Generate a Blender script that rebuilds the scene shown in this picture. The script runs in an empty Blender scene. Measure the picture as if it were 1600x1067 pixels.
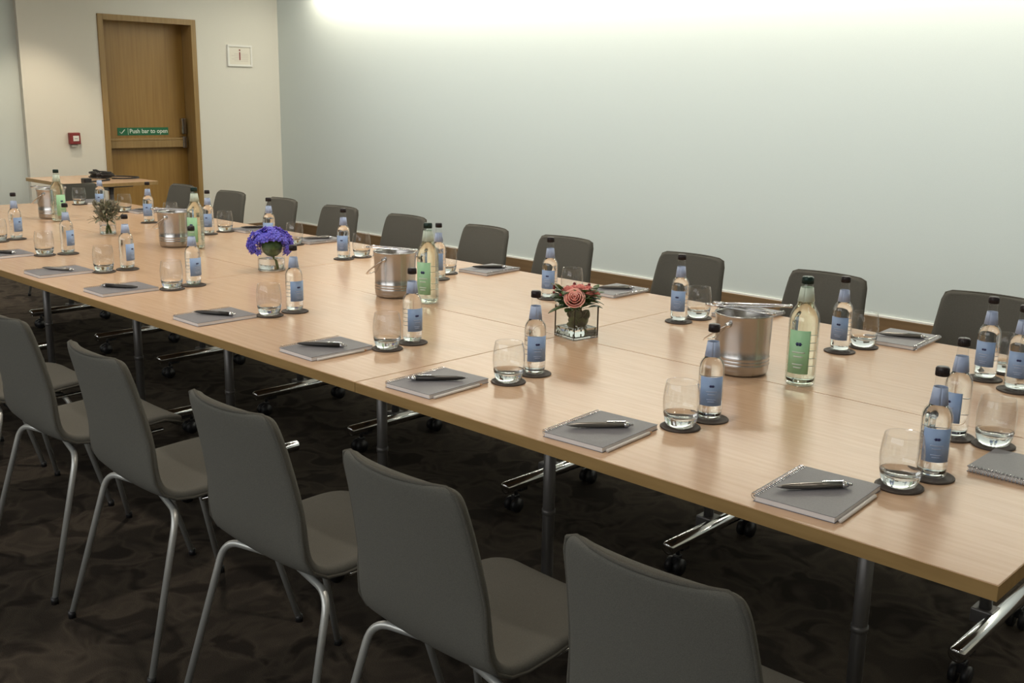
import bpy, bmesh, math, random
from math import pi, sin, cos, radians as R
from mathutils import Vector, Matrix, Euler
random.seed(7)
C = bpy.context.scene
COL = C.collection

# ------------------------------------------------------------------ camera
F, PITCH, ROLL, YAW, CH = 1634.68, .230423, .017905, -.809852, 1.46211
def make_camera():
    fw = Vector((cos(PITCH)*cos(YAW), cos(PITCH)*sin(YAW), -sin(PITCH)))
    rt = fw.cross(Vector((0, 0, 1))).normalized(); up = rt.cross(fw)
    r2 = rt*cos(ROLL)+up*sin(ROLL); u2 = -rt*sin(ROLL)+up*cos(ROLL)
    cd = bpy.data.cameras.new('camera'); cd.sensor_width = 36; cd.lens = F/1600*36
    cd.clip_start = .05; cd.clip_end = 60
    co = bpy.data.objects.new('camera', cd); COL.objects.link(co)
    m = Matrix((r2, u2, -fw)).transposed().to_4x4(); m.translation = (0, 0, CH)
    co.matrix_world = m; C.camera = co
make_camera()

# ------------------------------------------------------------------ world, lights, exposure
CEIL = 2.62
w = bpy.data.worlds.new('world'); C.world = w; w.use_nodes = True
w.node_tree.nodes['Background'].inputs[0].default_value = (.8, .85, .9, 1)
w.node_tree.nodes['Background'].inputs[1].default_value = .02
C.view_settings.view_transform = 'Standard'; C.view_settings.look = 'None'
C.view_settings.gamma = 1; C.view_settings.use_curve_mapping = False
C.view_settings.exposure = 0.0

def area(name, loc, sx, sy, power, col, rot=(0, 0, 0), spread=180, shape='RECTANGLE'):
    l = bpy.data.lights.new(name, 'AREA'); l.shape = shape; l.size = sx
    if shape == 'RECTANGLE': l.size_y = sy
    l.energy = power; l.color = col; l.spread = R(spread)
    o = bpy.data.objects.new(name, l); o.location = loc; o.rotation_euler = rot; COL.objects.link(o)
def spot(name, loc, power, col, ang=90, blend=.6, rad=.04, rot=(0, 0, 0)):
    l = bpy.data.lights.new(name, 'SPOT'); l.energy = power; l.color = col
    l.spot_size = R(ang); l.spot_blend = blend; l.shadow_soft_size = rad
    o = bpy.data.objects.new(name, l); o.location = loc; o.rotation_euler = rot; COL.objects.link(o)

XE, YW = 9.2, -6.2          # end wall, side wall
# linear wall washer close to the side wall, plus an added, unseen fill strip further out
area('wall_wash_light', (3.6, YW+.13, 2.46), 9.9, .05, 98, (1, .93, .78))
area('wall_wash_light', (2.8, YW+2.3, CEIL-.03), 11.0, .12, 96, (.96, 1, .99), rot=(R(-62), 0, 0), spread=120)
# recessed downlights above the table
for x, p in ((-.6, 3.5), (1.5, 6.5), (3.6, 12.5), (5.7, 12), (7.6, 9)):
    for y in (-1.55, -3.2):
        area('table_downlight', (x, y, CEIL-.02), .13, .13, p, (1, .90, .78), spread=150, shape='DISK')
spot('end_wall_downlight', (8.55, -3.72, CEIL-.03), 60, (1, .86, .66), 84, .5, .05)
spot('end_wall_downlight', (8.6, -2.4, CEIL-.03), 40, (.95, .97, 1), 84, .5, .05)
# added pale fill from the near side of the room, behind the camera
area('room_fill', (2.6, 2.0, 1.75), 6.5, 1.2, 66, (.97, .98, 1), rot=(R(-90), 0, 0))

# ------------------------------------------------------------------ materials
def mat(name, col, rough=.5, metal=0, spec=.5, **kw):
    m = bpy.data.materials.new(name); m.use_nodes = True
    b = m.node_tree.nodes['Principled BSDF']
    b.inputs['Base Color'].default_value = (*col, 1); b.inputs['Roughness'].default_value = rough
    b.inputs['Metallic'].default_value = metal; b.inputs['Specular IOR Level'].default_value = spec
    for k, v in kw.items(): b.inputs[k.replace('_', ' ')].default_value = v
    return m
def N(m, t, **kw):
    n = m.node_tree.nodes.new(t)
    for k, v in kw.items():
        if k in n.inputs: n.inputs[k].default_value = v
        else: setattr(n, k, v)
    return n
def L(m, a, b): m.node_tree.links.new(a, b)
def coords(m, scale=(1, 1, 1), kind='Object'):
    tc = N(m, 'ShaderNodeTexCoord'); mp = N(m, 'ShaderNodeMapping'); mp.inputs['Scale'].default_value = scale
    L(m, tc.outputs[kind], mp.inputs[0]); return mp.outputs[0]
def ramp(m, fac, stops):
    r = N(m, 'ShaderNodeValToRGB'); L(m, fac, r.inputs[0]); e = r.color_ramp.elements
    while len(e) < len(stops): e.new(.5)
    for i, (p, c) in enumerate(stops): e[i].position = p; e[i].color = (*c, 1)
    return r.outputs[0]
def bump(m, h, strength=.2, dist=.002):
    b = N(m, 'ShaderNodeBump'); b.inputs['Strength'].default_value = strength; b.inputs['Distance'].default_value = dist
    L(m, h, b.inputs['Height']); L(m, b.outputs[0], m.node_tree.nodes['Principled BSDF'].inputs['Normal'])
def s(r, g, b):
    f = lambda v: ((v/255+.055)/1.055)**2.4 if v/255 > .04045 else v/255/12.92
    return (f(r), f(g), f(b))

def noise_mat(name, a, b, scale, rough=.6, detail=4, stretch=(1, 1, 1), bmp=0, p=(.35, .65), **kw):
    m = mat(name, a, rough, **kw); bs = m.node_tree.nodes['Principled BSDF']
    n = N(m, 'ShaderNodeTexNoise', Scale=scale, Detail=detail); L(m, coords(m, stretch), n.inputs['Vector'])
    L(m, ramp(m, n.outputs[0], [(p[0], a), (p[1], b)]), bs.inputs['Base Color'])
    if bmp: bump(m, n.outputs[0], bmp)
    return m
M = {}
M['beech'] = noise_mat('beech_laminate', s(203, 172, 142), s(192, 160, 129), 9, .25, 6, (.6, 9, 9), p=(.3, .7))
M['beech_edge'] = noise_mat('beech_edge_shaded', s(172, 140, 88), s(160, 128, 78), 9, .45, 4, (.5, 5, 5))  # shade on the table edges put into a darker, more ochre colour
M['oak'] = noise_mat('oak_veneer', s(164, 127, 64), s(148, 111, 52), 5, .42, 6, (8, 8, .35), p=(.3, .7))
M['oak_frame'] = noise_mat('oak_frame', s(160, 130, 80), s(145, 115, 66), 5, .45, 6, (10, 10, .4), p=(.3, .7))
M['skirt'] = noise_mat('skirting_wood', s(124, 98, 68), s(112, 88, 60), 5, .45, 4, (.4, 8, 8))
M['wall_side'] = noise_mat('side_wall_paint', s(206, 212, 206), s(202, 208, 202), 260, .85, 2, bmp=.05)
M['wall_end'] = noise_mat('end_wall_paint', s(224, 220, 208), s(220, 216, 203), 260, .85, 2, bmp=.05)
M['ceiling'] = mat('ceiling_paint', s(225, 225, 220), .9)
M['white'] = mat('white_plastic', s(232, 230, 222), .4)
M['fabric'] = noise_mat('grey_chair_fabric', s(108, 107, 100), s(93, 92, 86), 700, .95, 2, bmp=.5, p=(.3, .7), spec=.1)
M['fabric_dark'] = noise_mat('grey_chair_piping', s(96, 94, 86), s(84, 82, 76), 700, .95, 2, bmp=.4, spec=.1)
M['leg'] = mat('silver_painted_steel', s(188, 190, 186), .38, .55)
M['chrome'] = mat('chrome', (.72, .72, .73), .12, 1)
M['post'] = mat('grey_steel_post', s(120, 118, 116), .4, .5)
M['black'] = mat('black_plastic', (.012, .012, .013), .45)
M['under'] = mat('table_underside', s(60, 54, 46), .8)
M['coaster'] = noise_mat('coaster_leather', s(66, 56, 48), s(54, 45, 38), 300, .6, bmp=.2)
M['cap'] = mat('bottle_cap', s(38, 32, 34), .35, .3)
M['cap_green'] = mat('bottle_cap_green', s(24, 50, 44), .3, .4)
M['paper'] = mat('paper_pages', s(236, 232, 230), .8)
M['cover'] = noise_mat('notebook_cover', s(116, 116, 121), s(108, 108, 113), 400, .42, 2)
M['pen'] = mat('pen_body', s(140, 136, 130), .28, .85)
M['pen_dark'] = mat('pen_dark_body', s(70, 68, 66), .32, .6)
M['pencil'] = mat('white_pencil', s(222, 218, 212), .45)
M['pencil_tip'] = mat('pencil_wood', s(206, 160, 110), .6)
M['red'] = mat('red_plastic', s(128, 40, 38), .4)
M['sign_green'] = mat('sign_green', s(20, 108, 66), .45)
M['sign_white'] = mat('sign_white', s(225, 235, 220), .5)
M['ink'] = mat('navy_ink', s(30, 36, 90), .5)
M['ink_grey'] = mat('grey_ink', s(150, 150, 150), .6)
M['leaf'] = noise_mat('leaf_green', s(72, 98, 42), s(44, 68, 28), 60, .5)
M['leaf_pale'] = noise_mat('sage_leaf', s(140, 140, 116), s(106, 106, 86), 60, .7)
M['stem'] = mat('stem_green', s(92, 116, 54), .5)
M['rose'] = noise_mat('rose_pink', s(252, 196, 182), s(246, 172, 158), 40, .6, Subsurface_Weight=.1)
M['bud'] = noise_mat('bud_pink', s(236, 160, 148), s(220, 126, 120), 60, .6)
M['berry'] = mat('berry_red', s(120, 30, 34), .35)
M['purple'] = noise_mat('hydrangea_purple', s(108, 104, 220), s(84, 80, 198), 90, .6, Subsurface_Weight=.1)
M['thistle'] = noise_mat('thistle_grey', s(140, 136, 118), s(98, 94, 80), 90, .8)

M['steel'] = mat('brushed_steel', (.50, .49, .475), .24, 1)
def carpet():
    m = mat('dark_carpet', s(40, 36, 32), 1, spec=.05); b = m.node_tree.nodes['Principled BSDF']
    v = coords(m)
    n1 = N(m, 'ShaderNodeTexNoise', Scale=7, Detail=2, Distortion=.9); L(m, v, n1.inputs['Vector'])
    n2 = N(m, 'ShaderNodeTexNoise', Scale=350, Detail=2); L(m, v, n2.inputs['Vector'])
    c1 = ramp(m, n1.outputs[0], [(.38, s(52, 47, 42)), (.5, s(78, 71, 62)), (.62, s(66, 60, 53))])
    mx = N(m, 'ShaderNodeMixRGB', blend_type='MULTIPLY'); mx.inputs[0].default_value = .6
    L(m, c1, mx.inputs[1]); L(m, ramp(m, n2.outputs[0], [(.3, (.5,)*3), (.7, (1,)*3)]), mx.inputs[2])
    L(m, mx.outputs[0], b.inputs['Base Color']); bump(m, n2.outputs[0], .6, .004)
    return m
M['carpet'] = carpet()
def thin_glass(name, tint=(.97, .98, .97), rough=.01, ior=1.45):
    m = bpy.data.materials.new(name); m.use_nodes = True; nt = m.node_tree; nt.nodes.clear()
    out = N(m, 'ShaderNodeOutputMaterial'); mix = N(m, 'ShaderNodeMixShader')
    t = N(m, 'ShaderNodeBsdfTransparent'); t.inputs[0].default_value = (*tint, 1)
    g = N(m, 'ShaderNodeBsdfGlossy'); g.inputs['Roughness'].default_value = rough
    fr = N(m, 'ShaderNodeFresnel'); geo = N(m, 'ShaderNodeNewGeometry'); mr = N(m, 'ShaderNodeMapRange')
    mr.inputs['To Min'].default_value = ior; mr.inputs['To Max'].default_value = 1/ior
    L(m, geo.outputs['Backfacing'], mr.inputs['Value']); L(m, mr.outputs[0], fr.inputs['IOR'])
    L(m, fr.outputs[0], mix.inputs[0]); L(m, t.outputs[0], mix.inputs[1]); L(m, g.outputs[0], mix.inputs[2])
    L(m, mix.outputs[0], out.inputs[0]); return m
def solid_glass(name, ior, tint=(1, 1, 1)):
    m = bpy.data.materials.new(name); m.use_nodes = True; nt = m.node_tree; nt.nodes.clear()
    out = N(m, 'ShaderNodeOutputMaterial'); g = N(m, 'ShaderNodeBsdfGlass')
    g.inputs['IOR'].default_value = ior; g.inputs['Roughness'].default_value = 0; g.inputs['Color'].default_value = (*tint, 1)
    L(m, g.outputs[0], out.inputs[0]); return m
M['glass'] = thin_glass('clear_glass', (.985, .99, .99))
M['glass_base'] = solid_glass('thick_glass', 1.45, (.98, .99, .99))
M['glass_green'] = thin_glass('pale_green_glass', (.955, .98, .945))
M['water'] = solid_glass('water', 1.33, (.99, 1, 1))
M['water_green'] = solid_glass('water_in_green_bottle', 1.33, (.975, .99, .965))
def label_mat(name, a, b):
    m = noise_mat(name, a, b, 22, .45, 2, (1, 1, .6))
    return m
M['label_blue'] = label_mat('blue_label', s(130, 158, 200), s(150, 176, 212))
M['label_pale'] = label_mat('pale_blue_label', s(152, 170, 204), s(170, 186, 212))
M['label_green'] = label_mat('green_label', s(146, 198, 154), s(162, 208, 166))
M['label_back'] = mat('back_label', s(205, 205, 210), .5)

# ------------------------------------------------------------------ mesh helpers
class MB:
    def __init__(s_): s_.v = []; s_.f = []; s_.m = []; s_.sm = []
    def add(s_, vs, fs, mi=0, smooth=True):
        o = len(s_.v); s_.v += [tuple(v) for v in vs]
        for f in fs: s_.f.append([i+o for i in f]); s_.m.append(mi); s_.sm.append(smooth)
        return s_
    def box(s_, a, b, mi=0, bev=0, mtx=None):
        bm = bmesh.new(); bmesh.ops.create_cube(bm, size=1)
        c = [(a[i]+b[i])/2 for i in range(3)]; d = [abs(b[i]-a[i]) for i in range(3)]
        for v in bm.verts: v.co = Vector((c[i]+v.co[i]*d[i] for i in range(3)))
        if bev: bmesh.ops.bevel(bm, geom=bm.edges[:], offset=min(bev, min(d)*.45), segments=2, affect='EDGES', profile=.5)
        if mtx: bmesh.ops.transform(bm, matrix=mtx, verts=bm.verts)
        bm.verts.index_update()
        s_.add([v.co for v in bm.verts], [[v.index for v in f.verts] for f in bm.faces], mi, False); bm.free(); return s_
    def lathe(s_, prof, n=24, mi=0, c=(0, 0, 0), zfun=None, smooth=True):
        vs = []; fs = []; rows = []
        for (r, z) in prof:
            if r < 1e-6: rows.append([len(vs)]); vs.append((c[0], c[1], c[2]+z))
            else:
                rows.append(list(range(len(vs), len(vs)+n)))
                for k in range(n): vs.append((c[0]+r*cos(2*pi*k/n), c[1]+r*sin(2*pi*k/n), c[2]+z))
        for a, b in zip(rows[:-1], rows[1:]):
            for k in range(n):
                k2 = (k+1) % n
                if len(a) == 1 and len(b) == 1: continue
                if len(a) == 1: fs.append([a[0], b[k2], b[k]])
                elif len(b) == 1: fs.append([a[k], a[k2], b[0]])
                else: fs.append([a[k], a[k2], b[k2], b[k]])
        if zfun:
            o = len(s_.v); s_.v += vs
            for f in fs:
                zc = sum(vs[i][2] for i in f)/len(f)
                s_.f.append([i+o for i in f]); s_.m.append(zfun(zc)); s_.sm.append(smooth)
        else: s_.add(vs, fs, mi, smooth)
        return s_
    def tube(s_, pts, r, n=10, mi=0, closed=False, caps=True, flat=1):
        pts = [Vector(p) for p in pts]; rs = r if isinstance(r, (list, tuple)) else [r]*len(pts)
        m = len(pts); vs = []; fs = []; prev = None
        for i, p in enumerate(pts):
            if closed: t = pts[(i+1) % m]-pts[i-1]
            else: t = pts[min(i+1, m-1)]-pts[max(i-1, 0)]
            t.normalize()
            if prev is None:
                a = Vector((0, 0, 1)) if abs(t.z) < .9 else Vector((1, 0, 0)); u = t.cross(a).normalized()
            else: u = (prev-t*prev.dot(t)).normalized()
            prev = u; v = t.cross(u)
            for k in range(n): vs.append(p+rs[i]*(u*cos(2*pi*k/n)+v*flat*sin(2*pi*k/n)))
        for i in range(m if closed else m-1):
            j = (i+1) % m
            for k in range(n): fs.append([i*n+k, i*n+(k+1) % n, j*n+(k+1) % n, j*n+k])
        if caps and not closed: fs.append(list(range(n))[::-1]); fs.append([(m-1)*n+k for k in range(n)])
        return s_.add(vs, fs, mi)
    def ball(s_, c, r, mi=0, n=10, sq=(1, 1, 1)):
        prof = [(sin(pi*i/6), -cos(pi*i/6)) for i in range(7)]
        o = len(s_.v); s_.lathe(prof, n, mi)
        for i in range(o, len(s_.v)):
            x, y, z = s_.v[i]; s_.v[i] = (c[0]+x*r*sq[0], c[1]+y*r*sq[1], c[2]+z*r*sq[2])
        return s_
    def build(s_, name, mats, parent=None, recalc=True):
        me = bpy.data.meshes.new(name); me.from_pydata(s_.v, [], s_.f)
        if not isinstance(mats, (list, tuple)): mats = [mats]
        for m in mats: me.materials.append(m)
        me.polygons.foreach_set('material_index', s_.m); me.polygons.foreach_set('use_smooth', s_.sm)
        me.update()
        if recalc:
            bm = bmesh.new(); bm.from_mesh(me); bmesh.ops.recalc_face_normals(bm, faces=bm.faces); bm.to_mesh(me); bm.free()
        o = bpy.data.objects.new(name, me); COL.objects.link(o)
        if parent: o.parent = parent
        return o
def bend(pts, r=.04, n=6):
    pts = [Vector(p) for p in pts]; out = [pts[0]]
    for i in range(1, len(pts)-1):
        a, b, c = pts[i-1], pts[i], pts[i+1]
        d1 = (a-b).normalized(); d2 = (c-b).normalized()
        rr = min(r, (a-b).length*.48, (c-b).length*.48)
        p1 = b+d1*rr; p2 = b+d2*rr
        for k in range(n+1):
            t = k/n; out.append(p1*(1-t)**2+b*2*t*(1-t)+p2*t*t)
    out.append(pts[-1]); return out
def tag(o, label=None, cat=None, group=None, kind=None):
    if label: o['label'] = label
    if cat: o['category'] = cat
    if group: o['group'] = group
    if kind: o['kind'] = kind
    return o
def empty(name, loc=(0, 0, 0), rz=0):
    o = bpy.data.objects.new(name, None); o.empty_display_size = .05
    o.location = loc; o.rotation_euler = (0, 0, rz); COL.objects.link(o); return o
def kids(o): return [c for c in bpy.data.objects if c.parent == o]
def copy_tree(o, parent=None):
    c = o.copy(); COL.objects.link(c)
    if parent: c.parent = parent
    for ch in kids(o): copy_tree(ch, c)
    return c
used = set()
def place(proto, loc, rz, label, group, cat=None):
    o = proto if proto.name not in used else None
    if o is None: o = copy_tree(proto)
    used.add(proto.name)
    o.location = loc; o.rotation_euler = (0, 0, rz); o['label'] = label; o['group'] = group
    if cat: o['category'] = cat
    return o
def struct(name, mb, m, parent=None):
    o = mb.build(name, m, parent)
    if parent is None: o['kind'] = 'structure'
    return o

# ------------------------------------------------------------------ room shell
X0R, Y1R = -3.2, 2.2
struct('floor', MB().box((X0R, YW, -.1), (XE, Y1R, 0)), M['carpet'])
struct('ceiling', MB().box((X0R, YW, CEIL), (XE, Y1R, CEIL+.1)), M['ceiling'])
struct('wall_right', MB().box((X0R, YW-.15, 0), (XE+.4, YW, CEIL)), M['wall_side'])
struct('wall_back', MB().box((X0R-.15, YW, 0), (X0R, Y1R, CEIL)), M['wall_end'])
struct('wall_left', MB().box((X0R, Y1R, 0), (XE+.4, Y1R+.15, CEIL)), M['wall_end'])
# end wall with a door recess; the left bay is set back a little behind a straight vertical joint
DY0, DY1, DZ = -4.345, -5.29, 2.10     # outer edges of the door frame
DEPTH = .20
ew = MB()
ew.box((XE, YW, 0), (XE+.3, DY1+.01, CEIL)); ew.box((XE, DY0-.01, 0), (XE+.3, -3.665, CEIL)); ew.box((XE, DY1+.01, DZ-.01), (XE+.3, DY0-.01, CEIL))
struct('wall_end', ew, M['wall_end'])
struct('wall_end_bay', MB().box((XE+.05, -3.665, 0), (XE+.3, Y1R, CEIL)), M['wall_side'])
struct('baseboard_right', MB().box((X0R, YW, 0), (XE, YW+.018, .165), bev=.003), M['skirt'])
struct('trim_1', MB().box((X0R, YW, .165), (XE, YW+.012, .176)), M['white'])
struct('baseboard_end', MB().box((XE-.018, YW+.018, 0), (XE, DY1, .165), bev=.003).box((XE-.018, DY0, 0), (XE, -3.67, .165), bev=.003), M['skirt'])

# door
d = empty('door_1', (XE, (DY0+DY1)/2, 0)); d['kind'] = 'structure'
W2 = (DY0-DY1)/2
fr = MB()
for sg in (-1, 1):
    fr.box((-.012, sg*(W2-.05), 0), (.05, sg*W2, DZ), bev=.003)
    fr.box((0, sg*(W2-.03), 0), (DEPTH+.05, sg*(W2-.008), DZ-.03), bev=.001)
fr.box((-.012, -W2+.05, DZ-.05), (.05, W2-.05, DZ), bev=.001); fr.box((.002, -W2+.031, DZ-.03), (DEPTH+.05, W2-.031, DZ-.008))
fr.build('door_frame', M['oak_frame'], d)
leaf = MB().box((DEPTH-.0, -W2+.032, .008), (DEPTH+.045, W2-.032, DZ-.034), bev=.002).build('door_leaf', M['oak'], d)
hn = MB()
for z in (.25, .98, 1.12, 1.85): hn.box((DEPTH-.012, W2-.045, z), (DEPTH, W2-.03, z+.09), bev=.002)
hn.build('hinge', M['steel'], d)
MB().box((DEPTH-.02, W2-.08, 1.86), (DEPTH, W2-.045, 2.0), bev=.004).build('closer_arm_cover', M['white'], d)
pb = MB().box((DEPTH-.06, -W2+.06, .995), (DEPTH-.035, W2-.07, 1.02), bev=.006).box((DEPTH-.062, -W2+.06, .93), (DEPTH-.05, W2-.07, .995), bev=.004)
pbo = pb.build('push_bar', M['oak_frame'], d)
bb = MB()
for sg in (-1, 1): bb.box((DEPTH-.07, sg*(W2-.09)-.02, .92), (DEPTH, sg*(W2-.09)+.02, 1.03), bev=.005)
bb.build('bar_bracket', M['steel'], pbo)
MB().box((DEPTH-.05, -W2+.055, 1.05), (DEPTH, -W2+.10, 1.20), bev=.008).build('latch_case', M['steel'], d)
def text_mesh(txt, size, mtl, name, parent, loc, rot, bold=0.0, cat=None):
    cu = bpy.data.curves.new('t', 'FONT'); cu.body = txt; cu.size = size; cu.align_x = 'LEFT'; cu.align_y = 'CENTER'
    cu.extrude = .0006; cu.offset = bold
    t = bpy.data.objects.new('t', cu); COL.objects.link(t)
    bpy.context.view_layer.update()
    me = bpy.data.meshes.new_from_object(t.evaluated_get(bpy.context.evaluated_depsgraph_get()))
    bpy.data.objects.remove(t); me.materials.clear(); me.materials.append(mtl)
    o = bpy.data.objects.new(name, me); COL.objects.link(o); o.parent = parent; o.location = loc; o.rotation_euler = rot
    return o
# sign reads towards -X; its right-hand direction is -Y
sg = MB().box((DEPTH-.004, -.25, 1.045), (DEPTH, .255, 1.115)).build('exit_sign', M['sign_green'], d)
ROTX = (R(90), 0, R(-90))
text_mesh('Push bar to open', .055, M['sign_white'], 'lettering', sg, (DEPTH-.005, .14, 1.081), ROTX, .0008)
ck = MB().tube([(DEPTH-.005, .235, 1.078), (DEPTH-.005, .22, 1.062), (DEPTH-.005, .185, 1.098)], .004, 6)
ck.box((DEPTH-.0055, .152, 1.05), (DEPTH-.004, .155, 1.11)); ck.build('tick_mark', M['sign_white'], sg)

# things on the end wall
cp = empty('fire_call_point', (XE, -4.06, 1.035)); tag(cp, 'red square break-glass fire call point on the wall left of the door', 'fire alarm call point')
MB().box((-.045, -.047, -.05), (0, .047, .05), bev=.006).build('housing', M['red'], cp)
MB().box((-.049, -.03, -.022), (-.043, .02, .024), bev=.001).build('glass_panel', M['white'], cp)
MB().box((-.0505, -.018, -.004), (-.048, .008, .002)).build('arrow_mark', M['ink_grey'], cp)
MB().box((-.03, -.03, -.075), (0, .03, -.055), bev=.004).build('lower_plate', mat('pale_grey_plate', s(190, 186, 175), .5), cp)
ws = empty('wall_notice', (XE, -5.75, 1.795)); tag(ws, 'small white framed notice panel on the wall right of the door', 'sign')
f = MB(); a, b, t = .135, .10, .018
f.box((-.02, -a, -b+t), (0, -a+t, b-t)).box((-.02, a-t, -b+t), (0, a, b-t)).box((-.02, -a, -b), (0, a, -b+t)).box((-.02, -a, b-t), (0, a, b))
f.build('frame', M['white'], ws)
MB().box((-.01, -a+.01, -b+.01), (0, a-.01, b-.01)).build('panel', mat('notice_paper', s(226, 220, 205), .6), ws)
g = MB()
for k in range(5): g.box((-.0112, -.09, -.05+k*.016), (-.0098, .09 if k % 2 else .06, -.046+k*.016))
g.build('faint_lines', mat('faint_print', s(205, 196, 184), .6), ws)
MB().box((-.0115, -.006, -.04), (-.0098, .006, .035)).box((-.0115, -.007, .045), (-.0098, .007, .06)).build('red_mark', mat('dark_red_print', s(130, 40, 36), .6), ws)

# ------------------------------------------------------------------ conference tables
TZ, TT = .74, .028
TX0, TL, TY0, TW = .4776, 1.60, -1.60, .80
def make_table(L_, W_, insA, insB, castor=True):
    """origin at the near right corner on the floor: x 0..L, y 0..-W"""
    t = empty('flip_top_table')
    MB().box((.0006, -W_+.0006, TZ-TT), (L_-.0006, -.0006, TZ), bev=.0015).build('tabletop', M['beech'], t)
    top = kids(t)[0]
    e = MB(); q = .0007
    e.box((0, -q, TZ-TT+.001), (L_, .0012, TZ-.0012)); e.box((0, -W_-.0002, TZ-TT+.001), (L_, -W_+q, TZ-.0012))
    e.box((-.0002, -W_, TZ-TT+.001), (q, 0, TZ-.0012)); e.box((L_-q, -W_, TZ-TT+.001), (L_+.0002, 0, TZ-.0012))
    e.build('edge_band', M['beech_edge'], top)
    MB().box((insA-.0, -W_/2-.025, TZ-TT-.04), (L_-insB, -W_/2+.025, TZ-TT-.008), bev=.004).build('crossbeam', M['post'], t)
    for x in (insA, L_-insB):
        p = MB().box((x-.03, -W_/2-.03, .085), (x+.03, -W_/2+.03, .125), bev=.004).tube([(x, -W_/2, .10), (x, -W_/2, TZ-TT-.01)], .0165, 16)
        p.tube([(x, -W_/2, .36), (x, -W_/2, .375)], .0185, 16).box((x-.05, -W_/2-.16, TZ-TT-.012), (x+.05, -W_/2+.16, TZ-TT-.0005), bev=.003)
        p.build('post', M['post'], t)
        fbar = MB()
        for dx in (-.028,):
            fbar.tube([(x+dx, -.13, .098), (x+dx, -.134, .10), (x+dx, -W_+.134, .10), (x+dx, -W_+.13, .098)], [.019, .0225, .0225, .019], 20)
        fo = fbar.build('foot_bar', M['chrome'], t)
        for yy in (-.22, -W_+.22): fbar = MB().box((x-.040, yy-.02, .070), (x-.016, yy+.02, .086), bev=.003).build('bracket', M['black'], fo)
        for yy in (-.19, -W_+.19):
            x_ = x; x = x_-.028; c = MB().tube([(x, yy, .085), (x, yy, .058)], .007, 8)
            for dx in (-.016, .016):
                c.tube([(x+dx-.008, yy+.01, .027), (x+dx+.008, yy+.01, .027)], .0265, 18)
            c.box((x-.010, yy-.012, .03), (x+.010, yy+.016, .062), bev=.003)
            c.build('castor', M['black'], fo); x = x_
    return t
proto_t = make_table(TL-.0016, TW, .385, .32)
ordn = ['first', 'second', 'third', 'fourth', 'fifth', 'sixth', 'seventh', 'eighth', 'ninth', 'tenth']
tag(proto_t, cat='table')
for r_, (y, side) in enumerate(((TY0, 'chair-lined front'), (TY0-TW-.0012, 'wall side back'))):
    for k in range(4):
        place(proto_t, (TX0+TL*k, y, 0), 0,
              'beech topped flip-top table in the %s row, %s from the camera end' % (side, ordn[k]), 'beech tables joined into one conference table')
# side table by the door
st = make_table(.88, .70, .10, .10)
tag(st, 'small separate beech table by the door with a coiled black cable on it', 'table')
st.location = (8.0, -3.5, 0)
st.name = 'side_table'

# ------------------------------------------------------------------ chairs
def make_chair():
    t = empty('upholstered_chair'); t['category'] = 'chair'
    prof = [(-.245, .418), (-.238, .432), (-.215, .444), (-.17, .450), (-.09, .447), (0, .440), (.07, .438), (.115, .444), (.148, .462), (.170, .495), (.184, .54), (.195, .60), (.208, .67), (.224, .74), (.238, .79), (.245, .815), (.247, .823)]
    hw = [.140, .165, .180, .190, .197, .201, .202, .202, .201, .199, .196, .192, .186, .179, .174, .165, .142]
    nt = 12; vs = []; fs = []
    ym = 0
    for i, ((y, z), w_) in enumerate(zip(prof, hw)):
        w_ *= .92
        bk = min(1, max(0, (z-.46)/.12)); se = 1-bk
        for j in range(nt+1):
            u = j/nt*2-1; u = math.copysign(abs(u)**.85, u)
            vs.append((w_*u, y-bk*.030*u*u, z+se*.012*u*u*(1 if y > -.2 else .4)))
    for i in range(len(prof)-1):
        for j in range(nt):
            a = i*(nt+1)+j; fs.append([a, a+1, a+nt+2, a+nt+1])
    # split at the bend between seat and back into two upholstered parts of one shell
    shell = MB().add(vs, fs).build('seat_shell', M['fabric'], t, recalc=False)
    md = shell.modifiers.new('thick', 'SOLIDIFY'); md.thickness = .027; md.offset = 0
    md = shell.modifiers.new('soft', 'SUBSURF'); md.levels = 2; md.render_levels = 2
    # perimeter piping on the rear face
    per = [j for j in range(nt+1)]
    n_ = len(prof); loop = [vs[j] for j in range(nt+1)]+[vs[i*(nt+1)+nt] for i in range(1, n_)]+[vs[(n_-1)*(nt+1)+j] for j in range(nt-1, -1, -1)]+[vs[i*(nt+1)] for i in range(n_-2, 0, -1)]
    pts = []
    cx, cy, cz = 0, .0, .52
    for (x, y, z) in loop:
        bk = min(1, max(0, (z-.45)/.06))
        back = Vector((0, .011, 0)).lerp(Vector((0, .012, 0)), bk)
        v = Vector((x, y, z))
        # outward slight, and towards the underside/rear
        off = Vector((0, .0, -.009))*(1-bk)+Vector((0, .009, 0))*bk
        shrink = Vector((-x*.012, 0, 0))
        pts.append(v+off+shrink)
    MB().tube(pts, .0042, 6, closed=True).build('piping', M['fabric_dark'], shell)
    for sx in (-1, 1):
        for back in (True, False):
            if back: path = [(0.0, .09, .419), (sx*.198, .126, .419), (sx*.240, .240, .008)]
            else: path = [(0.0, -.09, .420), (sx*.165, -.11, .420), (sx*.215, -.215, .008)]
            path[0] = (sx*.04, path[0][1], path[0][2])
            lg = MB().tube(bend(path, .05, 8), .0088, 12).build('leg', M['leg'], t)
            e_ = Vector(path[-1]); MB().tube([e_+Vector((0, 0, -.008)), e_+Vector((0, 0, .012))], .0108, 10).build('foot_cap', M['black'], lg)
    f = MB()
    for sx in (-1, 1): f.tube([(sx*.152, .03, .417), (sx*.156, -.17, .421)], .006, 8)
    f.box((-.10, -.11, .412), (.10, .07, .426), bev=.004)
    f.build('seat_frame', M['chrome'], t)
    return t
chair = make_chair()
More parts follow.
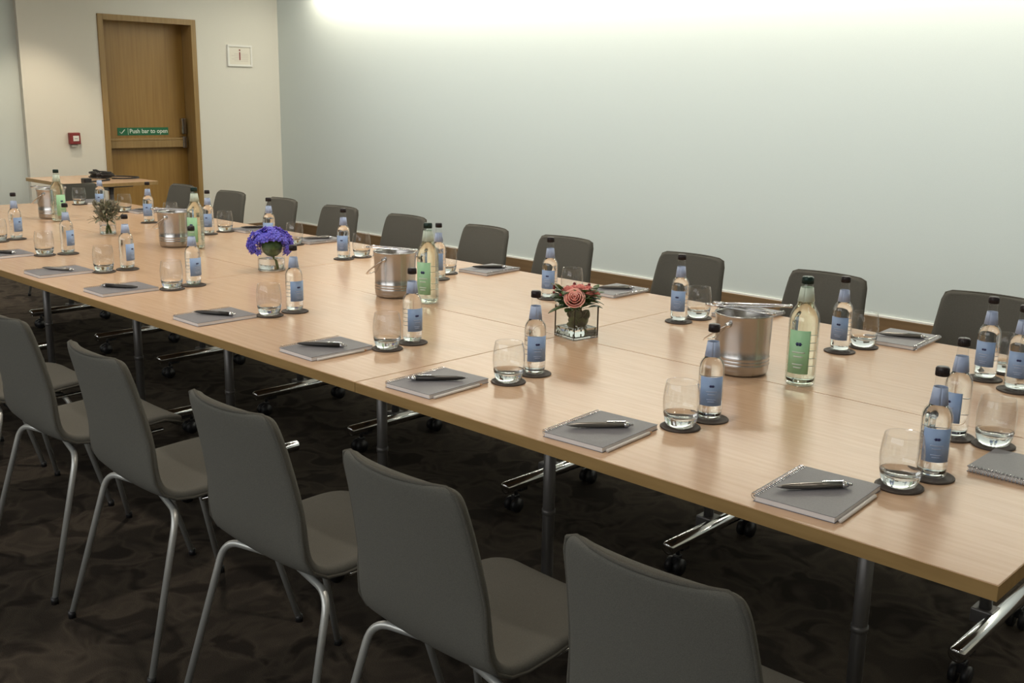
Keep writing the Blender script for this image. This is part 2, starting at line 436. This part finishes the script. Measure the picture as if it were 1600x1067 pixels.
near_ch = [(.80, -1.355, 1), (1.335, -1.345, 0), (1.89, -1.345, 1), (2.51, -1.345, -1), (3.11, -1.35, 0), (3.68, -1.35, 1), (4.25, -1.35, 0)]
for i, (x, y, a) in enumerate(near_ch):
    place(chair, (x+.006, y, 0), R(a*1.2), 'grey upholstered chair seen from behind in the front row, %s from the right' % ordn[i], 'grey chairs along the near side of the table')
far_ch = [(1.24, -3.47, 3), (1.85, -3.455, -1), (2.465, -3.46, 1), (3.16, -3.46, 2), (3.70, -3.46, -1), (4.30, -3.46, 1), (4.88, -3.46, 2), (5.47, -3.46, -2), (6.04, -3.46, 2), (6.67, -3.46, 0)]
for i, (x, y, a) in enumerate(far_ch):
    place(chair, (x, y, 0), pi+R(a), 'grey upholstered chair facing us across the table, %s from the right' % ordn[i], 'grey chairs along the wall side of the table')
place(chair, (7.40, -3.16, 0), R(86), 'grey chair at the far head of the table, half hidden behind the leftmost ice bucket', 'grey chair at the far head of the table')

# ------------------------------------------------------------------ table ware prototypes
def arc_patch(r, z0, z1, a0, a1, n=14, th=.0006, rtop=None):
    rt = rtop if rtop else r
    vs = []; fs = []
    for (rr0, rr1) in ((r, rt), (r+th, rt+th)):
        for k in range(n+1):
            a = a0+(a1-a0)*k/n
            vs.append((rr0*cos(a), rr0*sin(a), z0)); vs.append((rr1*cos(a), rr1*sin(a), z1))
    o = 2*(n+1)
    for k in range(n):
        fs.append([o+2*k, o+2*k+2, o+2*k+3, o+2*k+1]); fs.append([2*k, 2*k+1, 2*k+3, 2*k+2])
        fs.append([2*k, 2*k+2, o+2*k+2, o+2*k]); fs.append([2*k+1, o+2*k+1, o+2*k+3, 2*k+3])
    fs.append([0, o, o+1, 1]); fs.append([2*n, 2*n+1, o+2*n+1, o+2*n])
    return vs, fs
def make_bottle(name, prof, wprof, capz, capr, caph, body_r, lab, neck, glass, water, capm, labm, neckm, k_=.885):
    """label centred on local +X"""
    t = empty(name); t['category'] = 'bottle'
    prof = [(r*k_, z) for r, z in prof]; wprof = [(r*k_, z) for r, z in wprof]; capr *= k_; body_r *= k_; neck = (neck[0]*k_, neck[1], neck[2], neck[3]*k_)
    MB().lathe(prof, 32).build('bottle_glass', glass, t)
    MB().lathe(wprof, 32).build('water', water, t)
    c = MB().lathe([(0, capz), (capr, capz), (capr, capz+caph-.002), (capr-.0015, capz+caph), (0, capz+caph)], 24)
    for k in range(24):
        a = 2*pi*k/24; c.tube([(capr*cos(a), capr*sin(a), capz+.001), (capr*cos(a), capr*sin(a), capz+caph-.003)], .0006, 4)
    c.build('cap', capm, t)
    r = body_r+.0004
    l = MB().add(*arc_patch(r, lab[0], lab[1], -lab[2], lab[2])).build('front_label', labm, t)
    zc = (lab[0]+lab[1])/2; h = lab[1]-lab[0]
    em = MB()
    for sg in (-1, 1):   # a small bow shaped emblem and print lines
        v, f = arc_patch(r+.0007, zc+h*.15, zc+h*.23, sg*.01, sg*.16, 4, .0002); em.add(v, f)
    v, f = arc_patch(r+.0007, zc+h*.18, zc+h*.2, -.22, .22, 6, .0002); em.add(v, f)
    em.build('emblem', M['ink'], l)
    em = MB()
    for k, (zz, ww) in enumerate(((-.02, .42), (-.12, .3), (-.3, .35), (-.37, .26))):
        v, f = arc_patch(r+.0007, zc+h*zz, zc+h*(zz+.035), -ww, ww, 6, .0002); em.add(v, f)
    em.build('print_lines', neckm, l)
    v, f = arc_patch(neck[0]+.0005, neck[1], neck[2], 0, 2*pi, 24, .0005, neck[3]+.0005)
    MB().add(v, f).build('neck_label', neckm, t)
    bk = MB()
    for k in range(5):
        v, f = arc_patch(r, lab[0]+.008+k*h*.18, lab[0]+.0095+k*h*.18, pi-.45, pi+.45-.1*(k % 3), 8, .0003); bk.add(v, f)
    bk.build('back_print', M['label_back'], t)
    return t
sp = [(0, .002), (.024, .0015), (.0295, .002), (.0325, .006), (.033, .012), (.033, .118), (.0318, .128), (.0280, .137), (.0222, .144), (.0190, .150), (.0172, .158), (.0150, .175), (.0133, .190), (.0128, .206)]
swp = [(0, .006), (.026, .006), (.0305, .011), (.0309, .016), (.0309, .118), (.0298, .1275), (.0262, .1355), (.0205, .1425), (.0172, .149), (.0155, .157), (0, .157)]
small = make_bottle('water_bottle', sp, swp, .2045, .0143, .0175, .033, (.036, .104, .95), (.0189, .148, .182, .0142), M['glass'], M['water'], M['cap'], M['label_blue'], M['label_pale'])
bp = [(0, .002), (.030, .0015), (.038, .003), (.0410, .008), (.0415, .015), (.0415, .168), (.0402, .180), (.0362, .193), (.0295, .204), (.0245, .212), (.0215, .222), (.0180, .243), (.0155, .262), (.0148, .268)]
bwp = [(0, .008), (.034, .008), (.0385, .013), (.0390, .018), (.0390, .168), (.0378, .179), (.0340, .1915), (.0275, .2025), (.0225, .211), (.0198, .220), (0, .220)]
large = make_bottle('large_water_bottle', bp, bwp, .267, .0155, .0185, .0415, (.036, .150, .72), (.0218, .222, .258, .0162), M['glass_green'], M['water_green'], M['cap_green'], M['label_green'], mat('clear_neck_label', s(190, 205, 190), .5), .94)

def make_tumbler():
    t = empty('glass_tumbler'); t['category'] = 'glass'
    prof = [(0, .0), (.026, .0), (.0325, .004), (.0365, .014), (.0395, .030), (.0415, .050), (.0415, .066), (.0395, .085), (.0362, .102), (.0358, .103), (.0350, .102), (.0382, .085), (.0402, .066), (.0402, .050), (.0382, .030), (.0350, .027), (.029, .0225), (.015, .0205), (0, .020)]
    MB().lathe(prof, 36, zfun=lambda z: 1 if z < .032 else 0).build('tumbler', [M['glass'], M['glass_base']], t)
    k = kids(t)[0]; COL.objects.unlink(k); bpy.data.objects.remove(t); k.parent = None; k.name = 'glass_tumbler'; COL.objects.link(k); k['category'] = 'glass'
    return k
tumbler = make_tumbler()
coaster = MB().lathe([(0, 0), (.044, 0), (.0455, .001), (.0455, .003), (.044, .004), (.040, .0042), (.0395, .0036), (0, .0036)], 36).build('coaster', M['coaster']); coaster['category'] = 'coaster'
CT = .0042

def make_notebook(wire=True):
    """spiral along local -X edge; x -.085..085 (width), y -.11...11"""
    t = empty('spiral_notebook'); t['category'] = 'notebook'
    MB().box((-.074, -.1065, .0012), (.0785, .1065, .0106)).build('pages', M['paper'], t)
    c = MB().box((-.078, -.108, .0), (.080, .108, .0012), bev=.0005).build('back_cover', M['cover'], t)
    c = MB().box((-.078, -.108, .0106), (.080, .108, .0117), bev=.0005).build('front_cover', M['cover'], t)
    wv = MB()
    for k in range(30):
        y = -.100+k*.2/29
        ring = [(-.0785+.0078*cos(a), y+.0016*(a/(2*pi)), .0078+.0068*sin(a)) for a in [2*pi*j/8 for j in range(8)]]
        wv.tube(ring, .0010, 4, closed=True)
    wv.build('spiral_wire', M['chrome'], t)
    return t
notebook = make_notebook()
def make_pen(name, bodym):
    """along X, tip at -X"""
    t = empty(name); t['category'] = 'pen'
    MB().tube([(-.068, 0, .0055), (-.060, 0, .0055), (-.045, 0, .0055), (0, 0, .0055), (.050, 0, .0055)], [.0012, .003, .0048, .0055, .0052], 14).build('barrel', bodym, t)
    MB().tube([(-.074, 0, .0055), (-.067, 0, .0055)], [.0005, .0013], 8).build('tip', M['chrome'], t)
    MB().tube([(.049, 0, .0055), (.053, 0, .0055), (.060, 0, .0055)], [.0052, .0056, .0045], 14).tube([(.059, 0, .0055), (.068, 0, .0055)], .0026, 10).build('clicker', M['chrome'], t)
    MB().box((.012, -.0016, .0112), (.052, .0016, .0124), bev=.0004).box((.046, -.0016, .008), (.052, .0016, .0124)).build('clip', M['chrome'], t)
    return t
pen = make_pen('ballpoint_pen', M['pen']); pen_d = make_pen('ballpoint_pen', M['pen_dark'])
for p_ in (pen, pen_d): p_.scale = (1.08, 1.25, 1.2)
pencil = empty('pencil'); pencil['category'] = 'pencil'
MB().tube([(-.074, 0, .0038), (.088, 0, .0038)], .0038, 6).build('pencil_shaft', M['pencil'], pencil)
MB().tube([(-.086, 0, .0038), (-.074, 0, .0038)], [.0006, .0037], 6).build('sharpened_tip', M['pencil_tip'], pencil)

def make_bucket():
    t = empty('ice_bucket'); t['category'] = 'ice bucket'
    ro, h = .081, .178
    prof = [(0, .004), (.066, .003), (.0725, .004), (.0755, .012)]
    z = .018
    prof += [(.0765, z)]
    for k in range(3): prof += [(.0768, .028+k*.010), (.0785, .032+k*.010), (.0768, .036+k*.010)]
    prof += [(.0772, .08), (.0785, .12), (.0798, .165), (.0815, .172), (.083, .176), (.0825, .179), (.0795, .179), (.0775, .172), (.0765, .10), (.0735, .02), (0, .014)]
    prof = [(r*.955, z*.93) for r, z in prof]
    MB().lathe(prof, 48).build('bucket_wall', M['steel'], t)
    for sg in (-1, 1):
        MB().tube([(sg*.074, 0, .142), (sg*.085, 0, .142)], .008, 14).build('handle_pivot', M['chrome'], t)
    # bail handle swung down to local -Y side
    pts = []
    for k in range(25):
        a = pi*k/24; x = .085*cos(a); dd = .122*sin(a)**.8
        pts.append((x, -dd*cos(R(33)), .142-dd*sin(R(33))+.0))
    MB().tube(pts, .0062, 8, flat=.35).build('bail_handle', M['chrome'], t)
    return t
bucket = make_bucket()
def make_tongs():
    """along X, resting; two arms joined at +X"""
    t = empty('ice_tongs'); t['category'] = 'tongs'
    for sg in (-1, 1):
        pts = [(.085, sg*.006, .004), (.06, sg*.016, .004), (0, sg*.017, .004), (-.05, sg*.019, .004), (-.085, sg*.022, .003), (-.098, sg*.019, .003)]
        MB().tube(bend(pts, .02, 3), .0050, 6, flat=.5).build('arm', M['chrome'], t)
        MB().ball((-.098, sg*.018, .003), .011, sq=(1.2, .35, .5)).build('claw', M['chrome'], t)
    MB().tube([(.084, -.006, .004), (.091, -.003, .004), (.091, .003, .004), (.084, .006, .004)], .0045, 6).build('spring_bend', M['chrome'], t)
    return t
tongs = make_tongs()

# ------------------------------------------------------------------ laying the table
def cam_az(x, y): return math.atan2(-y, -x)
side_desc = 'front row'
nb = [(.75, -2.0, 10), (1.27, -2.0, 5), (1.82, -2.0, 14), (2.31, -1.995, 28), (2.92, -2.0, 30), (3.58, -2.0, 34), (4.08, -1.985, 50), (4.64, -1.985, 50), (5.25, -2.0, 40)]
ng = [(.77, -1.90), (1.28, -1.90), (1.81, -1.89), (2.30, -1.89), (2.92, -1.90), (3.56, -1.90), (4.08, -1.885), (4.66, -1.89), (5.22, -1.905)]
def put_bottle(x, y, off, label, clabel, g, gc):
    # off: label turned to the picture right of the camera direction, degrees
    place(coaster, (x, y, TZ), 0, clabel, gc)
    place(small, (x, y, TZ+CT), cam_az(x, y)+R(off), label, g)
def put_glass(x, y, label, clabel, g, gc):
    place(coaster, (x, y, TZ), 0, clabel, gc)
    place(tumbler, (x, y, TZ+CT), random.uniform(0, 6), label, g)
for i, (x, y, a) in enumerate(nb):
    o_ = ordn[i]
    put_bottle(x, y, a, 'small blue-labelled water bottle on a coaster in the front row, %s from the right' % o_, 'dark round coaster under the %s water bottle from the right, front row' % o_, 'small water bottles in the front row', 'bottle coasters in the front row')
for i, (x, y) in enumerate(ng):
    o_ = ordn[i]
    put_glass(x, y, 'clear empty tumbler on a coaster in the front row, %s from the right' % o_, 'dark round coaster under the %s tumbler from the right, front row' % o_, 'tumblers in the front row', 'tumbler coasters in the front row')
# the wall side
fb = [(.96, -2.86), (1.38, -2.86), (1.95, -2.85), (2.51, -2.83), (3.08, -2.80), (3.74, -2.83), (4.34, -2.84), (4.85, -2.81), (5.48, -2.81), (6.17, -2.86)]
fg = [(.95, -2.98), (1.36, -2.97), (1.94, -2.95), (2.48, -2.92), (3.16, -2.92), (3.74, -2.93), (4.26, -2.93), (4.89, -2.93), (5.46, -2.93), (6.07, -2.96)]
for i, (x, y) in enumerate(fb):
    o_ = ordn[i]
    put_bottle(x, y, -18, 'small blue-labelled water bottle on the wall side of the table, %s from the right' % o_, 'dark round coaster under the %s wall-side water bottle from the right' % o_, 'small water bottles on the wall side', 'bottle coasters on the wall side')
for i, (x, y) in enumerate(fg):
    o_ = ordn[i]
    put_glass(x, y, 'clear empty tumbler on the wall side of the table, %s from the right' % o_, 'dark round coaster under the %s wall-side tumbler from the right' % o_, 'tumblers on the wall side', 'tumbler coasters on the wall side')
# head of the table near the camera, and the far head
put_bottle(.82, -2.29, -35, 'small water bottle standing just behind the rightmost front bottle', 'dark coaster under the bottle behind the rightmost front bottle', 'small water bottles at the near head', 'coasters at the near head')
put_glass(.735, -2.295, 'tumbler at the near head of the table, near the cut-off notebook', 'dark coaster under the tumbler at the near head of the table', 'tumblers at the near head', 'coasters at the near head')
put_bottle(.86, -2.80, 0, 'water bottle cut off by the right edge of the picture', 'dark coaster under the bottle cut off by the right edge', 'small water bottles at the near head', 'coasters at the near head')
put_glass(6.62, -2.93, 'tumbler at the far head of the table, in front of the cable table', 'dark coaster under the tumbler at the far head of the table', 'tumblers at the far head', 'coasters at the far head')

nn = [(.858, -1.742, 4, 1), (1.378, -1.737, 4, 1), (1.915, -1.737, 3, -1), (2.405, -1.75, 0, 1), (3.0, -1.745, 0, 1), (3.65, -1.745, 0, -1), (4.17, -1.74, 0, 1), (4.76, -1.745, 0, 1)]
for i, (x, y, a, pd) in enumerate(nn):
    place(notebook, (x, y, TZ), pi+R(a), 'grey spiral notebook with a pen on it in the front row, %s from the right' % ordn[i], 'grey notebooks in the front row')
PT = TZ+.0117
pn = [(1270, 767, 0), (937, 671, 0), (678, 597, 0)]
# pen angles: tip side in world
pens = [(.865, -1.742, 51, 0), (1.38, -1.737, 48, 0), (1.915, -1.735, 228, 1), (2.41, -1.74, 37, 1), (3.0, -1.745, 30, 1), (3.65, -1.74, 214, 1), (4.17, -1.74, 28, 0), (4.76, -1.745, 30, 1)]
for i, (x, y, a, dk) in enumerate(pens):
    place(pen_d if dk else pen, (x, y, PT), R(a)+pi, 'metal ballpoint pen lying on the front-row notebook %s from the right' % ordn[i], 'pens on the front-row notebooks')
for i in range(4):
    x, y = nn[i][:2]
    place(pencil, (x-.0865, y+.005, TZ), R(nn[i][2])-pi/2+pi, 'white pencil along the right side of the %s front-row notebook from the right' % ordn[i], 'white pencils beside the front-row notebooks')
fn = [(1.315, -3.145, 3, -160), (1.85, -3.12, 0, 20), (2.43, -3.12, 0, 10), (3.09, -3.10, 4, -140), (3.66, -3.10, 0, 20), (4.29, -3.09, 0, 10), (4.84, -3.08, 0, 20), (5.99, -3.07, 0, 20)]
for i, (x, y, a, pa) in enumerate(fn):
    place(notebook, (x, y, TZ), R(a), 'grey spiral notebook on the wall side of the table, %s from the right' % ordn[i], 'grey notebooks on the wall side')
    place(pen_d if i in (1, 3, 6) else pen, (x, y, PT), cam_az(x, y)+R(92+(i % 3)*3), 'metal ballpoint pen on the wall-side notebook %s from the right' % ordn[i], 'pens on the wall-side notebooks')
place(notebook, (.605, -2.165, TZ), R(-90), 'grey spiral notebook cut off at the right edge, at the near head of the table', 'grey notebooks at the heads of the table')
place(pen_d, (.56, -2.20, PT), R(10), 'dark pen on the notebook cut off at the right edge', 'pens at the heads of the table')
place(notebook, (6.70, -3.05, TZ), R(90), 'notebook at the far head of the table beside the far tumbler', 'grey notebooks at the heads of the table')

bn = ['rightmost', 'second from the right', 'second from the left', 'leftmost']
for i, (x, y, a, ta) in enumerate([(1.455, -2.435, 118, -28), (2.92, -2.44, 122, -25), (4.57, -2.47, 122, -32), (6.01, -2.50, 122, -30)]):
    # handle swung towards the picture left: +X -ish
    hz = math.atan2(x, -y)  # picture-left direction is about (y_dir): computed from the view ray
    left = math.atan2(-y, -x)-pi/2
    place(bucket, (x, y, TZ), cam_az(x, y)-R(30), 'brushed steel ice bucket in the middle of the table, %s' % bn[i], 'steel ice buckets along the middle of the table')
    place(tongs, (x+.002, y, TZ+.171), left+pi/2+R(60), 'chrome ice tongs lying across the rim of the %s ice bucket' % bn[i], 'ice tongs on the buckets')
tongs_b = copy_tree(tongs); tongs_b.location = (1.435, -2.462, TZ+.1805); tongs_b.rotation_euler = (0, R(-3), tongs.rotation_euler[2]+R(24))
tongs_b['label'] = 'second pair of chrome tongs crossing on top of the rightmost ice bucket'
for i, (x, y, a) in enumerate([(1.28, -2.44, -14), (2.74, -2.44, -28), (4.43, -2.50, -30), (5.83, -2.46, 30)]):
    place(large, (x, y, TZ), cam_az(x, y)+R(a), 'tall green-labelled water bottle beside the %s ice bucket' % bn[i], 'tall water bottles along the middle of the table')

# ------------------------------------------------------------------ flowers
def leaf_pts(mb, base, d, length, width, up=Vector((0, 0, 1)), mi=0, droop=.3, fold=.15):
    d = d.normalized(); sd = d.cross(up)
    if sd.length < .05: sd = d.cross(Vector((1, 0, 0)))
    sd.normalize(); nrm = sd.cross(d).normalized()
    n = 6; vs = []
    for k in range(n+1):
        t = k/n; wd = width*sin(pi*min(1, t*.92+.06))**.8*(1 if k < n else .05)
        c = base+d*length*t-Vector((0, 0, 1))*droop*length*t*t
        vs += [c-sd*wd+nrm*fold*wd, c, c+sd*wd+nrm*fold*wd]
    fs = []
    for k in range(n):
        a = 3*k; fs += [[a, a+1, a+4, a+3], [a+1, a+2, a+5, a+4]]
    mb.add(vs, fs, mi)
def rose(mb, c, r, axis, mi=0):
    axis = axis.normalized(); q = Vector((0, 0, 1)).rotation_difference(axis)
    for ring, (np_, rr, hh, tilt) in enumerate(((3, .22, .95, .05), (4, .42, .9, .15), (5, .65, .78, .3), (6, .9, .62, .55), (6, 1.05, .42, .9))):
        for k in range(np_):
            a0 = 2*pi*k/np_+ring*.6; vs = []; nu, nv = 6, 5
            for i in range(nv+1):
                t = i/nv
                for j in range(nu+1):
                    u = j/nu*2-1; span = pi/np_*1.45
                    a = a0+u*span
                    rad = rr*r*(.35+.65*t**.6)+tilt*r*.25*t**3*(1-.3*u*u)
                    z = (-.55+(hh+.55)*t*(1-.16*u*u))*r
                    vs.append(Vector(c)+q@Vector((rad*cos(a), rad*sin(a), z)))
            fs = []
            for i in range(nv):
                for j in range(nu):
                    b = i*(nu+1)+j; fs.append([b, b+1, b+nu+2, b+nu+1])
            mb.add(vs, fs, mi)
def solid(o, th):
    md = o.modifiers.new('thickness', 'SOLIDIFY'); md.thickness = th; md.offset = 0; return o

# roses in a square vase
fa = empty('flower_arrangement', (2.04, -2.43, TZ), cam_az(2.04, -2.43)+R(40)); tag(fa, 'pink roses and green foliage in a square clear glass vase', 'flower arrangement')
def square_vase(a, h, t, par):
    mb = MB(); rr = [(a/2, 0), (a/2, h), (a/2-t, h), (a/2-t, t*2.2)]
    vs = []
    for q, z in rr:
        for sx, sy in ((-1, -1), (1, -1), (1, 1), (-1, 1)): vs.append((sx*q, sy*q, z))
    fs = []
    for l in range(3):
        for k in range(4): fs.append([l*4+k, l*4+(k+1) % 4, l*4+4+(k+1) % 4, l*4+4+k])
    fs.append([0, 3, 2, 1]); fs.append([12, 13, 14, 15])
    mb.add(vs, fs, 0, False); return mb.build('vase', M['glass_base'], par)
v_ = square_vase(.096, .098, .004, fa)
MB().box((-.0435, -.0435, .0095), (.0435, .0435, .032)).build('vase_water', M['water'], fa)
MB().box((-.0475, -.0475, .0005), (.0475, .0475, .0085), bev=.002).build('vase_base', M['glass_base'], fa)
lf = MB(); stm = MB()
rnd = random.Random(3)
for k in range(15):
    a = 2*pi*k/15*2.4+rnd.uniform(-.3, .3); rr = rnd.uniform(.010, .022); u_ = Vector((cos(a), sin(a), 0))
    leaf_pts(lf, u_*rr+Vector((0, 0, rnd.uniform(.022, .062))), u_*.35+Vector((rnd.uniform(-.5, .5), rnd.uniform(-.5, .5), 1)), rnd.uniform(.030, .040), .017, up=u_, droop=.0)
for k in range(62):
    a = 2*pi*k/31+rnd.uniform(-.1, .1); z = rnd.uniform(.09, .14)
    rr = rnd.uniform(.015, .05)
    leaf_pts(lf, Vector((rr*cos(a), rr*sin(a), z)), Vector((cos(a), sin(a), rnd.uniform(-.1, .9))), rnd.uniform(.034, .05), rnd.uniform(.012, .018), droop=rnd.uniform(.1, .5))
for k in range(40):
    a = rnd.uniform(0, 2*pi); rr = rnd.uniform(.035, .062)
    leaf_pts(lf, Vector((rr*cos(a), rr*sin(a), rnd.uniform(.115, .15))), Vector((cos(a), sin(a), rnd.uniform(.1, 2))), rnd.uniform(.022, .036), rnd.uniform(.010, .015), droop=rnd.uniform(.0, .4))
leaf_pts(lf, Vector((.0, -.04, .10)), Vector((-.2, -1, -.1)), .065, .012, droop=.2)
solid(lf.build('foliage', M['leaf'], fa, recalc=False), .0008)
for k in range(6):
    a = rnd.uniform(0, 2*pi); b = a+2.6
    stm.tube([(.026*cos(b), .026*sin(b), .014), (0.004*cos(a), .004*sin(a), .07), (.03*cos(a), .03*sin(a), .125)], .0022, 6)
stm.build('stem', M['stem'], fa)
def camdir_local(o):
    v = Vector((-o.location.x, -o.location.y, CH-o.location.z)).normalized(); v.rotate(Euler((0, 0, -o.rotation_euler[2]))); return v
cd_ = camdir_local(fa); side_ = Vector((0, 0, 1)).cross(cd_).normalized()   # picture right
def at(sx, fwd, z): 
    hz = Vector((cd_.x, cd_.y, 0)).normalized(); return side_*sx+hz*fwd+Vector((0, 0, z))
big = MB(); rose(big, at(-.008, .064, .128), .026, cd_+Vector((0, 0, .5))); solid(big.build('rose_bloom', M['rose'], fa, recalc=False), .0008)
for p_, r_ in ((at(.032, .028, .140), .017), (at(-.030, .012, .145), .015), (at(.008, -.0, .150), .015), (at(.052, .012, .136), .014), (at(-.012, -.03, .142), .015), (at(.034, -.025, .142), .014)):
    b_ = MB(); rose(b_, p_, r_, Vector((p_.x*4, p_.y*4, .8))); solid(b_.build('rose_bud', M['bud'], fa, recalc=False), .0007)
br = MB()
for k in range(26):
    a = rnd.uniform(0, 2*pi); rr = rnd.uniform(.045, .075); br.ball((rr*cos(a), rr*sin(a), rnd.uniform(.115, .16)), rnd.uniform(.0035, .0055), n=8)
br.build('berries', M['berry'], fa)['kind'] = 'stuff'

# hydrangea in a round vase
hy = empty('flower_arrangement', (3.69, -2.42, TZ), cam_az(3.69, -2.42)); tag(hy, 'purple-blue hydrangea head drooping over a round clear glass vase', 'flower arrangement')
MB().lathe([(0, 0), (.048, 0), (.055, .003), (.0565, .01), (.0565, .098), (.0565, .1), (.054, .1), (.054, .012), (.048, .009), (0, .008)], 40).build('vase', M['glass'], hy)
MB().lathe([(0, .0095), (.048, .0095), (.0532, .0125), (.0532, .048), (0, .048)], 32).build('vase_water', M['water'], hy)
MB().lathe([(0, .0005), (.048, .0005), (.0545, .003), (.0555, .008), (0, .0082)], 32).build('vase_base', M['glass_base'], hy)
stm = MB(); stm.tube(bend([(-.008, .018, .012), (.0, .01, .05), (0, 0, .10)], .03), [.004]*9 if False else .0042, 8)
stm.tube([(.01, .02, .012), (.004, .006, .06), (0, 0, .095)], .003, 8); stm.build('stem', M['stem'], hy)
lf = MB()
gl = MB().ball((.016, .004, .098), .043, n=20, sq=(.9, 1.0, .92)); gl.build('green_core', M['leaf'], hy)
for k in range(10):
    a = 2*pi*k/10; leaf_pts(lf, Vector((.008*cos(a), .008*sin(a), .062)), Vector((cos(a), sin(a), 1.3)), .045, .018, droop=-.1)
solid(lf.build('leaves', M['leaf'], hy, recalc=False), .0008)
rnd = random.Random(11)
hh = MB(); cc = Vector((-.004, 0, .105))
def floret(mb, p, n, sz):
    q = Vector((0, 0, 1)).rotation_difference(n); a0 = rnd.uniform(0, pi)
    for k in range(4):
        a = a0+k*pi/2; ca, sa = cos(a), sin(a); vs = []
        for (u, v, z) in ((0, 0, 0), (.45, -.38, .10), (.95, -.30, .22), (1.1, 0, .15), (.95, .30, .22), (.45, .38, .10), (.6, 0, .02)):
            vs.append(p+q@Vector(((u*ca-v*sa)*sz, (u*sa+v*ca)*sz, z*sz)))
        mb.add(vs, [[0, 1, 6], [1, 2, 6], [2, 3, 6], [3, 4, 6], [4, 5, 6], [5, 0, 6]])
cnt = 0
while cnt < 330:
    z = rnd.uniform(-.5, 1); a = rnd.uniform(0, 2*pi); rr = math.sqrt(1-z*z); n = Vector((rr*cos(a), rr*sin(a), z))
    # open at the underside on the camera side, where the green heart shows
    if n.x > .35 and n.z < .42 and abs(n.y-.0) < .58: continue
    if n.z < -.15 and abs(n.y) < .45: continue
    wob = 1+.10*sin(3*a+1)+rnd.uniform(-.04, .04)
    p = cc+Vector((n.x*.072, n.y*.086, n.z*.066))*wob
    floret(hh, p, (n+Vector((rnd.uniform(-.3, .3),)*3)).normalized(), rnd.uniform(.010, .014)); cnt += 1
solid(hh.build('hydrangea_bloom', M['purple'], hy, recalc=False), .0008)
dm = MB(); o0 = len(dm.v)
for i in range(7):
    for j in range(24):
        th = i/6*1.35; a = 2*pi*j/24
        dm.v.append((cc.x+.062*sin(th)*cos(a), cc.y+.074*sin(th)*sin(a), cc.z+.056*cos(th)))
for i in range(6):
    for j in range(24):
        f = [i*24+j, i*24+(j+1) % 24, (i+1)*24+(j+1) % 24, (i+1)*24+j]
        c_ = sum((Vector(dm.v[k]) for k in f), Vector())/4-cc
        if c_.x > .02 and c_.z < .026 and abs(c_.y) < .050: continue
        dm.f.append(f); dm.m.append(0); dm.sm.append(True)
solid(dm.build('inner_petals', M['purple'], hy, recalc=False), .003)

# thistle bunch
th = empty('flower_arrangement', (5.16, -2.42, TZ), cam_az(5.16, -2.42)); tag(th, 'grey-green thistle bunch in a small clear vase near the far end', 'flower arrangement')
MB().lathe([(0, 0), (.034, 0), (.040, .003), (.041, .01), (.041, .088), (.039, .09), (.0385, .012), (0, .008)], 32).build('vase', M['glass'], th)
MB().lathe([(0, .009), (.036, .009), (.0378, .013), (.0378, .045), (0, .045)], 28).build('vase_water', M['water'], th)
MB().lathe([(0, .0005), (.034, .0005), (.039, .003), (.040, .008), (0, .0082)], 28).build('vase_base', M['glass_base'], th)
rnd = random.Random(5); lf = MB(); stm = MB()
for k in range(12):
    a = rnd.uniform(0, 2*pi); stm.tube([(.012*cos(a+3), .012*sin(a+3), .012), (0, 0, .06), (.03*cos(a), .03*sin(a), .11)], .0022, 6)
stm.build('stem', M['stem'], th)
for k in range(260):
    a = rnd.uniform(0, 2*pi); rr = rnd.uniform(0, .062); z = rnd.uniform(.065, .155)
    leaf_pts(lf, Vector((rr*cos(a), rr*sin(a), z)), Vector((cos(a), sin(a), rnd.uniform(-.2, 1.6))), rnd.uniform(.02, .045), rnd.uniform(.004, .009), droop=rnd.uniform(-.1, .5))
solid(lf.build('foliage', M['leaf_pale'], th, recalc=False), .0008)
for k in range(9):
    a = 2*pi*k/9; rr = .056 if k % 3 else .02; c_ = Vector((rr*cos(a), rr*sin(a), .13+.03*(k % 2)))
    b_ = MB().ball(c_, .011, n=10, sq=(1, 1, 1.3))
    for q in range(22):
        n = Vector((rnd.gauss(0, 1), rnd.gauss(0, 1), abs(rnd.gauss(0, 1)))).normalized()
        leaf_pts(b_, c_+n*.008, n, .014, .0014, droop=0)
    b_.build('thistle_bloom', M['thistle'], th, recalc=False)

# ------------------------------------------------------------------ cable on the side table
cb = empty('extension_cable', (8.47, -3.96, TZ)); tag(cb, 'black coiled extension cable with plug box on the small side table', 'cable')
pts = []
rnd = random.Random(2)
for k in range(90):
    a = 2*pi*k/22; q = .085+.012*sin(k*.37)
    pts.append((.02+q*cos(a)*1.0, q*sin(a), .008+.012*(k//22)+.006*abs(sin(k*.3))))
MB().tube(pts, .0065, 8).build('cable_coil', M['black'], cb)
MB().tube(bend([(-.10, .02, .008), (-.24, .05, .008), (-.33, .22, .008), (-.36, .30, .012)], .05), .0065, 8).tube(bend([(.1, -.02, .01), (.02, -.2, .01), (-.16, -.26, .01), (-.24, -.12, .01), (-.14, -.01, .01)], .08), .006, 8).build('cable_lead', M['black'], cb)
MB().box((-.41, .28, 0), (-.34, .34, .04), bev=.008).build('plug', M['black'], cb)
